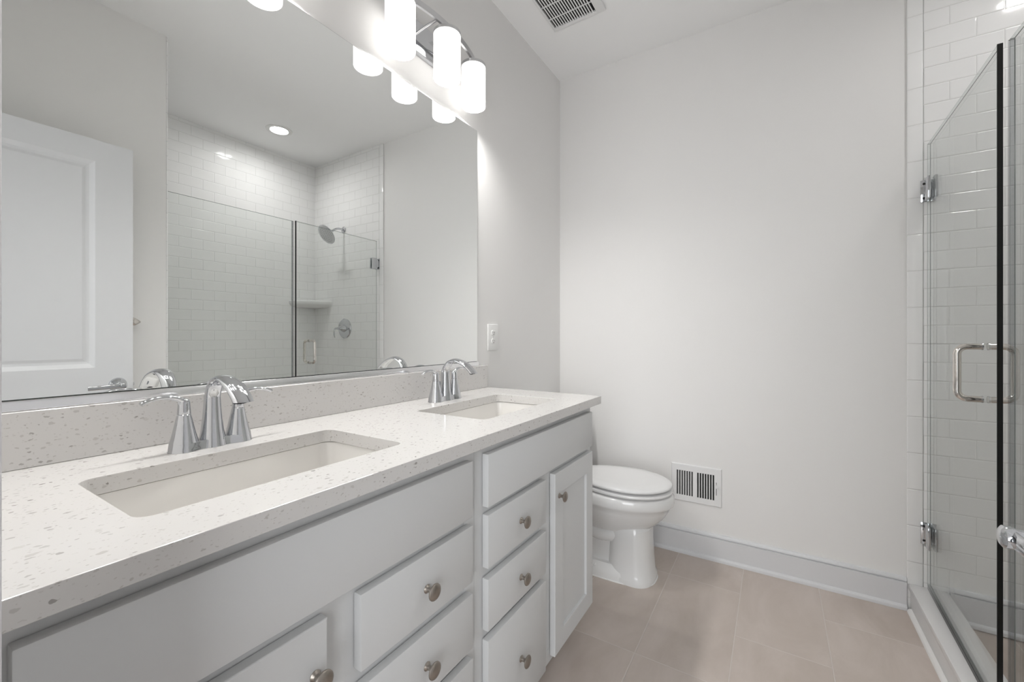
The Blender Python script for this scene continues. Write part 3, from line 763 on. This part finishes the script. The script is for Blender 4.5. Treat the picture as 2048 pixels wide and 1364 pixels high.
# ------------------------------------------------------------------ shower fittings
YT = D-0.008
t = thing('overhead_shower', 'chrome round shower head on a bent arm high on the tiled wall', 'shower head', (2.120, YT, 2.095))
bm = newbm(); lathe(bm, [(0.028,0.0003),(0.028,0.006),(0.022,0.012),(0.011,0.014)], 32, (2.12,YT,2.095), (0,-1,0)); obj('flange', bm, M['chrome'], t)
hc = Vector((2.12, 2.2120, 2.0180)); hn = Vector((0, -0.80, -0.60)).normalized()   # face centre and facing
jn = hc - hn*0.052
bm = newbm(); sweep(bm, catmull([(2.12,YT-0.004,2.095),(2.12,YT-0.045,2.0960),(2.12,YT-0.085,2.084),(jn.x,jn.y,jn.z)], 8), 0.0095, 16); obj('arm', bm, M['chrome'], t)
bm = newbm(); lathe(bm, [(0.012,-0.056),(0.016,-0.050),(0.016,-0.040),(0.011,-0.034),(0.018,-0.024),(0.045,-0.016),(0.080,-0.011),(0.0865,-0.006),(0.0865,-0.001),(0.084,0.0)], 48, hc, hn)
hh = obj('head', bm, M['chrome'], t)
bm = newbm(); lathe(bm, [(0.078,0.0003),(0.077,0.0012),(0.0,0.0016)], 40, hc, hn); fp = obj('spray_face', bm, M['brush'], hh)
bm = newbm()
u = hn.cross(Vector((1,0,0))).normalized(); v = Vector((1,0,0))
for rr, nn in ((0.016,6),(0.031,12),(0.046,18),(0.061,24)):
    for k in range(nn):
        a = 2*PI*k/nn
        lathe(bm, [(0.0022,0.0015),(0.0016,0.0034)], 6, hc+u*rr*math.cos(a)+v*rr*math.sin(a), hn)
tag(obj('spray_nozzles', bm, M['dark'], hh), kind='stuff')

t = thing('shower_valve', 'chrome round shower valve with a drooping lever on the tiled wall', 'shower valve', (2.105, YT, 1.220))
bm = newbm(); lathe(bm, [(0.087,0.0003),(0.087,0.004),(0.082,0.009),(0.060,0.0125),(0.036,0.014)], 56, (2.105,YT,1.220), (0,-1,0)); obj('escutcheon', bm, M['chrome'], t)
bm = newbm(); lathe(bm, [(0.034,0.0135),(0.031,0.022),(0.022,0.040),(0.014,0.062),(0.0105,0.082),(0.0105,0.094),(0.007,0.098),(0,0.099)], 36, (2.105,YT,1.220), (0,-1,0))
sweep(bm, catmull([(2.105,YT-0.088,1.222),(2.105,YT-0.102,1.214),(2.105,YT-0.110,1.190),(2.105,YT-0.109,1.160),(2.105,YT-0.103,1.140)], 6), (0.0085,0.0042), 14, side=(1,0,0))
obj('handle', bm, M['chrome'], t)

bm = newbm()   # ceramic quarter-round corner shelf
n = 24; R = 0.262
def quarter(r, z, xo=0.0):
    cx, cy = XB, YT
    pts = [(cx-0.0005, cy-0.0005, z)]
    for k in range(n+1):
        a = PI + (PI/2)*k/n
        # flattened front with rounded tips
        f = 1-0.20*math.sin(2*(a-PI))
        pts.append((cx+r*f*math.cos(a), cy+r*f*math.sin(a)*0.95-0.0, z))
    return pts
loft(bm, [quarter(R-0.07,1.408), quarter(R-0.03,1.418), quarter(R-0.006,1.436), quarter(R,1.448), quarter(R,1.466), quarter(R-0.006,1.472), quarter(R-0.02,1.470), quarter(R-0.03,1.462)])
tag(obj('corner_shelf', bm, M['porc']), 'white ceramic corner shelf inside the shower', 'corner shelf')

# ------------------------------------------------------------------ entry door standing open against the right wall
XD = 1.430
dr = thing('door_1', 'white panelled entry door standing open, seen in the mirror', 'door', (XD+0.0175, 0.40, 0.010), kind=S)
y0, y1, z0, z1 = 0.0265, 0.7375, 0.010, 2.023
bm = newbm()
pan = [(0.156, 0.608, 0.24, 0.86), (0.156, 0.608, 1.011, 1.928)]
xf = XD; dep = 0.009
# back and edges
abox(bm, XD+dep+0.003, XD+0.035, y0, y1, z0, z1)
def q(a, b, c, d, x=xf): bm.faces.new([bm.verts.new((x, yy, zz)) for yy, zz in (a, b, c, d)])
q((y0,z0),(pan[0][0],z0),(pan[0][0],z1),(y0,z1)); q((pan[0][1],z0),(y1,z0),(y1,z1),(pan[0][1],z1))
for za, zb_ in ((z0,pan[0][2]),(pan[0][3],pan[1][2]),(pan[1][3],z1)): q((pan[0][0],za),(pan[0][1],za),(pan[0][1],zb_),(pan[0][0],zb_))
for (a, b, c, d) in pan:
    rr = []
    for o, x in ((0,xf),(0.004,xf+0.002),(0.018,xf+0.0075),(0.026,xf+0.009),(0.030,xf+0.009),(0.041,xf+0.0055)):
        rr.append([(x,a+o,c+o),(x,b-o,c+o),(x,b-o,d-o),(x,a+o,d-o)])
    L = loft(bm, rr, cap0=False, cap1=True)
for (ya, yb, za, zb_) in ((y0,y0,z0,z1),(y1,y1,z0,z1)):
    bm.faces.new([bm.verts.new(p) for p in ((xf,ya,za),(xf+0.013,ya,za),(xf+0.013,ya,zb_),(xf,ya,zb_))])
for zz in (z0, z1): bm.faces.new([bm.verts.new(p) for p in ((xf,y0,zz),(xf+0.013,y0,zz),(xf+0.013,y1,zz),(xf,y1,zz))])
bmesh.ops.remove_doubles(bm, verts=bm.verts[:], dist=1e-5)
obj('slab', bm, M['door'], dr, smooth=0)
LY, LZ = 0.6835, 0.9280
for s, xface, on in ((-1, XD, 'lever_handle'), (1, XD+0.035, 'lever_handle')):
    bm = newbm()
    A = (s, 0, 0)
    lathe(bm, [(0.0325,0.0002),(0.0325,0.004),(0.029,0.009),(0.018,0.0125),(0.0125,0.014)], 40, (xface, LY, LZ), A)
    ro = obj('rose', bm, M['chrome'], dr)
    bm = newbm()
    lathe(bm, [(0.0115,0.013),(0.0112,0.050),(0.0105,0.066),(0.0122,0.070),(0.0122,0.076),(0.009,0.0785),(0,0.079)], 28, (xface, LY, LZ), A)
    lx = xface+s*0.069
    sweep(bm, catmull([(lx,LY+0.002,LZ),(lx-s*0.002,LY-0.03,LZ-0.001),(lx-s*0.010,LY-0.075,LZ-0.003),(lx-s*0.014,LY-0.112,LZ-0.004)], 6), (0.0045,0.0098), 18, side=(1,0,0))
    obj('lever', bm, M['chrome'], ro, smooth=50)
bm = newbm(); abox(bm, XD+0.006, XD+0.029, y1-0.0006, y1+0.0012, LZ-0.028, LZ+0.028, 0.0004); abox(bm, XD+0.011, XD+0.024, y1, y1+0.009, LZ-0.009, LZ+0.009, 0.002); obj('latch_plate', bm, M['brush'], dr)
for zz in (0.25, 1.05, 1.80):
    bm = newbm(); lathe(bm, [(0.0062,-0.045),(0.0062,0.045)], 14, (XD-0.003, y0-0.006, zz)); abox(bm, XD+0.0, XD+0.003, y0-0.004, y0+0.0, zz-0.044, zz+0.044); obj('hinge', bm, M['brush'], dr)

# ------------------------------------------------------------------ towel bar, mostly hidden behind the open door
t = thing('towel_bar', 'chrome towel bar with a pointed end, half hidden behind the open door', 'towel bar', (XS, 0.52, 1.222))
for yy, s in ((0.765, 1), (0.255, -1)):
    bm = newbm()
    lathe(bm, [(0.026,0.0003),(0.026,0.005),(0.018,0.012),(0.011,0.03),(0.011,0.062),(0.006,0.066)], 28, (XS, yy, 1.222), (-1,0,0))
    p = obj('post', bm, M['polnick'], t)
    bm = newbm(); lathe(bm, [(0.024,-0.008),(0.0245,0.004),(0.020,0.016),(0.012,0.028),(0.004,0.038),(0,0.040)], 28, (XS-0.055, yy, 1.222), (0,s,0)); obj('finial', bm, M['polnick'], p)
bm = newbm(); lathe(bm, [(0.0085,0.0),(0.0085,0.49)], 20, (XS-0.055, 0.265, 1.222), (0,1,0)); obj('bar', bm, M['polnick'], t)
